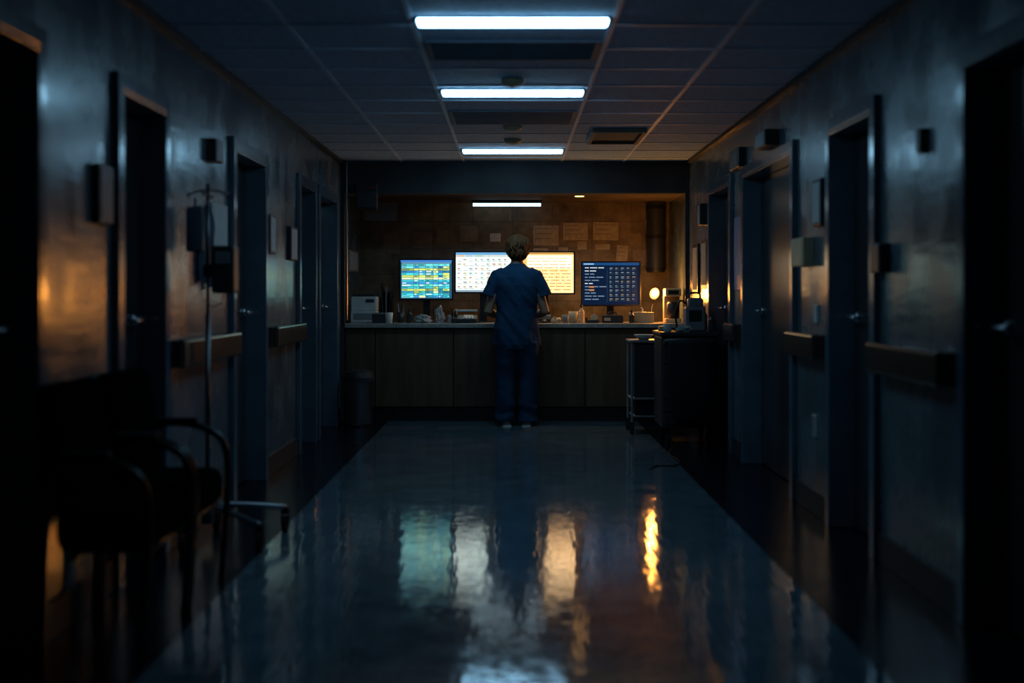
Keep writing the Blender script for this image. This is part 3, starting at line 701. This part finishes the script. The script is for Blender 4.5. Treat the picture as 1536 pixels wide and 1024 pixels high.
bm=B(); tube(bm,[(-.10,-.29,.33),(-.10,.29,.33)],.012,10); tube(bm,[(.12,-.29,.33),(.12,.29,.33)],.012,10); tube(bm,[(-.10,0,.33),(.12,0,.33)],.012,10); mk('crossbar',bm,M_blackm,parent=t,smooth=True)
copy_thing(t,(-1.355,4.68,0))

# ------------------------------------------------------------------ nurse
def remesh(bm,vox,sm=3,name='m'):
    me=bpy.data.meshes.new(name); bm.to_mesh(me); bm.free()
    o=bpy.data.objects.new('tmp',me); COL.objects.link(o)
    md=o.modifiers.new('r','REMESH'); md.mode='VOXEL'; md.voxel_size=vox
    if sm:
        s=o.modifiers.new('s','SMOOTH'); s.factor=.5; s.iterations=sm
    dg=bpy.context.evaluated_depsgraph_get(); dg.update()
    r=bpy.data.meshes.new_from_object(o.evaluated_get(dg)); bpy.data.objects.remove(o)
    r.name=name
    return r
P=thing('person',(.036,12.13,0),'person in blue scrubs standing at the counter facing monitors','person')
def hand(bm,w,f,s):
    f=f.normalized(); s=(s-f*s.dot(f)).normalized(); up=Vector((0,0,1))
    tube(bm,[w-f*.03,w,w+f*.04,w+f*.085],[(.026,.020),(.025,.017),(.038,.015),(.040,.013)],14,ref=(0,0,1))
    for i,l in enumerate((.070,.078,.072,.056)):
        o=(.030-.020*i); sp=(1.5-i)*.10
        d=(f+s*sp).normalized(); b=w+f*.078+s*o
        tube(bm,[b,b+d*l*.45+up*.006,b+d*l*.8-up*.006,b+d*l-up*.018],[.0090,.0085,.0078,.006],10)
    b=w+f*.025+s*.025; d=(f*.7+s*.75).normalized()
    tube(bm,[b,b+d*.035,b+(d+f*.3).normalized()*.065-up*.006],[.013,.0105,.008],10)
bm=B()
loft_z(bm,[(.80,0,0,.14,.10),(.95,0,-.01,.155,.105),(1.05,0,-.005,.13,.09),(1.2,0,0,.15,.10),(1.33,0,0,.165,.09),(1.41,0,0,.14,.075),(1.45,0,.0,.07,.06),(1.50,.004,.01,.052,.055),(1.58,.006,.02,.050,.055)],24)
for sx in (-1,1):
    tube(bm,[(sx*.085,-.01,.90),(sx*.092,0,.70),(sx*.095,.01,.48),(sx*.10,-.005,.30),(sx*.10,0,.09),(sx*.10,.0,.05)],[.085,.075,.052,.05,.036,.034],16)
    tube(bm,[(sx*.10,-.04,.045),(sx*.10,.05,.045),(sx*.105,.12,.035)],[(.034,.034),(.038,.03),(.035,.02)],12)
    sh=Vector((sx*.158,0,1.375)); el=Vector((sx*.258,-.01,1.035)); wr=Vector((sx*.135,.285,.975))
    tube(bm,[sh,sh.lerp(el,.3),sh.lerp(el,.7),el,el.lerp(wr,.12)],[.05,.048,.043,.040,.04],16)
    tube(bm,[el-Vector((0,.012,-.01)),el.lerp(wr,.25),el.lerp(wr,.6),wr],[.038,.041,.033,.024],16)
    hand(bm,wr,Vector((-sx*.25,1,-.10)),Vector((-sx,0,0)))
HC=Vector((.010,.025,1.615))
ell(bm,HC+Vector((0,-.008,.018)),(.076,.094,.098),28,20)
ell(bm,HC+Vector((0,.03,-.055)),(.052,.058,.062),24,16)
ell(bm,HC+Vector((0,.086,-.02)),(.012,.020,.022),12,8)
tube(bm,[HC+Vector((0,.08,.02)),HC+Vector((0,.098,-.02)),HC+Vector((0,.09,-.034))],[.008,.012,.010],10)
ell(bm,HC+Vector((0,.078,-.062)),(.024,.010,.008),12,8)
ell(bm,HC+Vector((0,.070,-.100)),(.022,.018,.016),12,8)
for sx in (-1,1):
    ell(bm,HC+Vector((sx*.078,-.005,-.012)),(.010,.018,.030),12,10)
    ell(bm,HC+Vector((sx*.032,.074,.028)),(.022,.010,.007),12,8)
me=remesh(bm,.0045,2,'person_body')
mk('body',me,M_skin,parent=P,smooth=True,label='bare forearms, hands, neck and face')
for sx in (-1,1):
    bm=B(); ell(bm,HC+Vector((sx*.031,.078,.010)),(.012,.011,.009),14,10); mk('eye',bm,M_eye,parent=P,smooth=True)
bm=B()
ell(bm,HC+Vector((0,-.022,.030)),(.112,.108,.092),32,24)
ell(bm,HC+Vector((0,-.045,-.035)),(.094,.075,.085),28,20)
ell(bm,HC+Vector((-.05,-.01,-.01)),(.064,.07,.075),20,14); ell(bm,HC+Vector((.05,-.01,-.01)),(.064,.07,.075),20,14)
for i in range(46):
    a=random.uniform(-2.2,2.2); el_=random.uniform(-.2,1.2)
    d=Vector((math.sin(a)*math.cos(el_),-math.cos(a)*math.cos(el_),math.sin(el_)))
    if d.y>.35 and d.z<.5: continue
    p0=HC+Vector((0,-.022,.02))+Vector((d.x*.100,d.y*.096,d.z*.085))
    tn=Vector((random.uniform(-.3,.3),random.uniform(-.2,.2),-1)); tn=(tn-d*tn.dot(d)).normalized()
    tube(bm,[p0,p0+tn*.025+d*.005,p0+tn*.055+d*random.uniform(-.003,.006)],[.013,.012,.008],8)
me=remesh(bm,.005,3,'hair')
for v in me.vertices:
    p=v.co-HC
    if p.z<.055 and p.y>.03: p.y=.03+(p.y-.03)*.1
    a=math.atan2(p.x,-p.y); am=.0025*math.sin(a*26+6*noise.noise(p*12))+.005*noise.noise(Vector((a*5,p.z*8,2)))
    d=Vector((p.x,p.y,p.z*.3)).normalized(); p+=d*am
    if p.z<-.07: p.z+=.008*math.sin(a*17)
    v.co=HC+p
mk('hair',me,M_hair,parent=P,smooth=True,label='short tousled brown hair')
bm=B()
loft_z(bm,[(.725,0,0,.220,.150),(.79,0,0,.220,.152),(.88,0,-.005,.208,.147),(.98,0,-.005,.194,.136),(1.06,0,-.003,.188,.128),(1.16,0,-.005,.192,.128),(1.27,0,-.008,.202,.126),(1.35,0,-.008,.197,.112),(1.40,0,-.004,.165,.095),(1.43,0,.0,.122,.080),(1.455,.002,.005,.085,.068),(1.475,.003,.005,.066,.062)],32)
for sx in (-1,1):
    tube(bm,[(sx*.11,0,1.385),(sx*.172,-.002,1.355),(sx*.215,-.004,1.285),(sx*.247,-.004,1.20),(sx*.256,-.004,1.175)],[(.055,.06),(.066,.068),(.066,.064),(.067,.062),(.072,.066)],20)
me=remesh(bm,.007,5,'scrub_top')
for v in me.vertices:
    p=v.co; w=min(1,max(0,(1.44-p.z)/.12))
    f=.014*noise.noise(Vector((p.x*9+p.z*4,p.y*6,p.z*4)))+.008*noise.noise(Vector((p.x*7,p.y*6,p.z*13+p.x*12)))
    fold=.008*math.sin(math.atan2(p.x,-p.y)*8+p.z*3)*max(0,(1.0-p.z)/.3)
    d=Vector((p.x,p.y,0))
    if abs(p.x)>.21 and p.z>1.1: d=Vector((p.x-math.copysign(.24,p.x),p.y,0))
    d=d.normalized() if d.length>1e-5 else Vector((0,1,0))
    v.co=p+d*(f*w+fold)
mk('scrub_top',me,M_scrub,parent=P,smooth=True,label='short sleeved blue scrub top')
bm=B()
loft_z(bm,[(.70,0,-.005,.20,.138),(.78,0,-.005,.20,.14),(.90,0,-.005,.18,.125),(.98,0,0,.165,.11)],28)
for sx in (-1,1):
    cx=sx*.103
    loft_z(bm,[(.04,cx*1.0,.0,.090,.094),(.10,cx,.0,.089,.092),(.25,cx,-.005,.088,.093),(.45,cx*.98,.0,.093,.097),(.62,cx*.95,.0,.102,.114),(.76,cx*.92,-.005,.106,.130)],24)
me=remesh(bm,.007,3,'scrub_trousers')
for v in me.vertices:
    p=v.co; cx=math.copysign(.1,p.x); low=max(0,(.35-p.z)/.35)
    f=.013*noise.noise(Vector((p.x*7,p.y*7,p.z*5+5)))+(.004+.008*low)*math.sin(p.z*38+4*noise.noise(p*6)+p.x*12)*(.3+.7*low)
    d=Vector((p.x-cx,p.y,0)); d=d.normalized() if d.length>.02 else Vector((0,0,0))
    v.co=p+d*f
mk('scrub_trousers',me,M_scrub2,parent=P,smooth=True,label='loose blue scrub trousers')
for sx in (-1,1):
    bm=B(); an=sx*-.18
    ell(bm,(0,.0,.045),(.044,.075,.05)); ell(bm,(0,.10,.035),(.046,.085,.04)); box(bm,-.04,.04,-.07,.15,.0,.03,.012)
    me=remesh(bm,.006,3,'shoe')
    for v in me.vertices: v.co.z=max(0.001,v.co.z)
    o=mk('shoe',me,M_shoe,parent=P,loc=(sx*.10,-.02,0),rotz=an,smooth=True,label='low brown clog')
    bm=B(); tube(bm,[(0,-.075,.006),(0,.17,.006)],[(.044,.006)]*2,12); mk('sole',bm,M_white,parent=o)

# ------------------------------------------------------------------ lights
def light(kind,name,loc,energy,color,rot=(0,0,0),**kw):
    l=bpy.data.lights.new(name,kind); l.energy=energy; l.color=color
    for k,v in kw.items(): setattr(l,k,v)
    o=bpy.data.objects.new(name,l); COL.objects.link(o); o.location=loc; o.rotation_euler=rot; return o
light('SPOT','downlight_beam',(.65,13.0,NH-.02),36,(1,.60,.27),(0,0,0),spot_size=math.radians(150),spot_blend=.8,shadow_soft_size=.05)
light('POINT','desk_lamp_light',(1.385,12.93,1.21),22,(1,.37,.06),shadow_soft_size=.075)

w=bpy.data.worlds.new('world'); scene.world=w; w.use_nodes=True
w.node_tree.nodes['Background'].inputs[0].default_value=(0.02,0.05,0.1,1); w.node_tree.nodes['Background'].inputs[1].default_value=0.05

cam=bpy.data.cameras.new('camera'); co=bpy.data.objects.new('camera',cam); COL.objects.link(co)
co.location=(0,0,1.2); co.rotation_euler=(math.radians(90),0,0)
cam.sensor_width=36; cam.lens=2000/1536*36; cam.shift_y=-72/1536; cam.shift_x=-1/1536
cam.clip_start=.05
cam.dof.use_dof=True; cam.dof.focus_distance=12.3; cam.dof.aperture_fstop=1.2
scene.camera=co
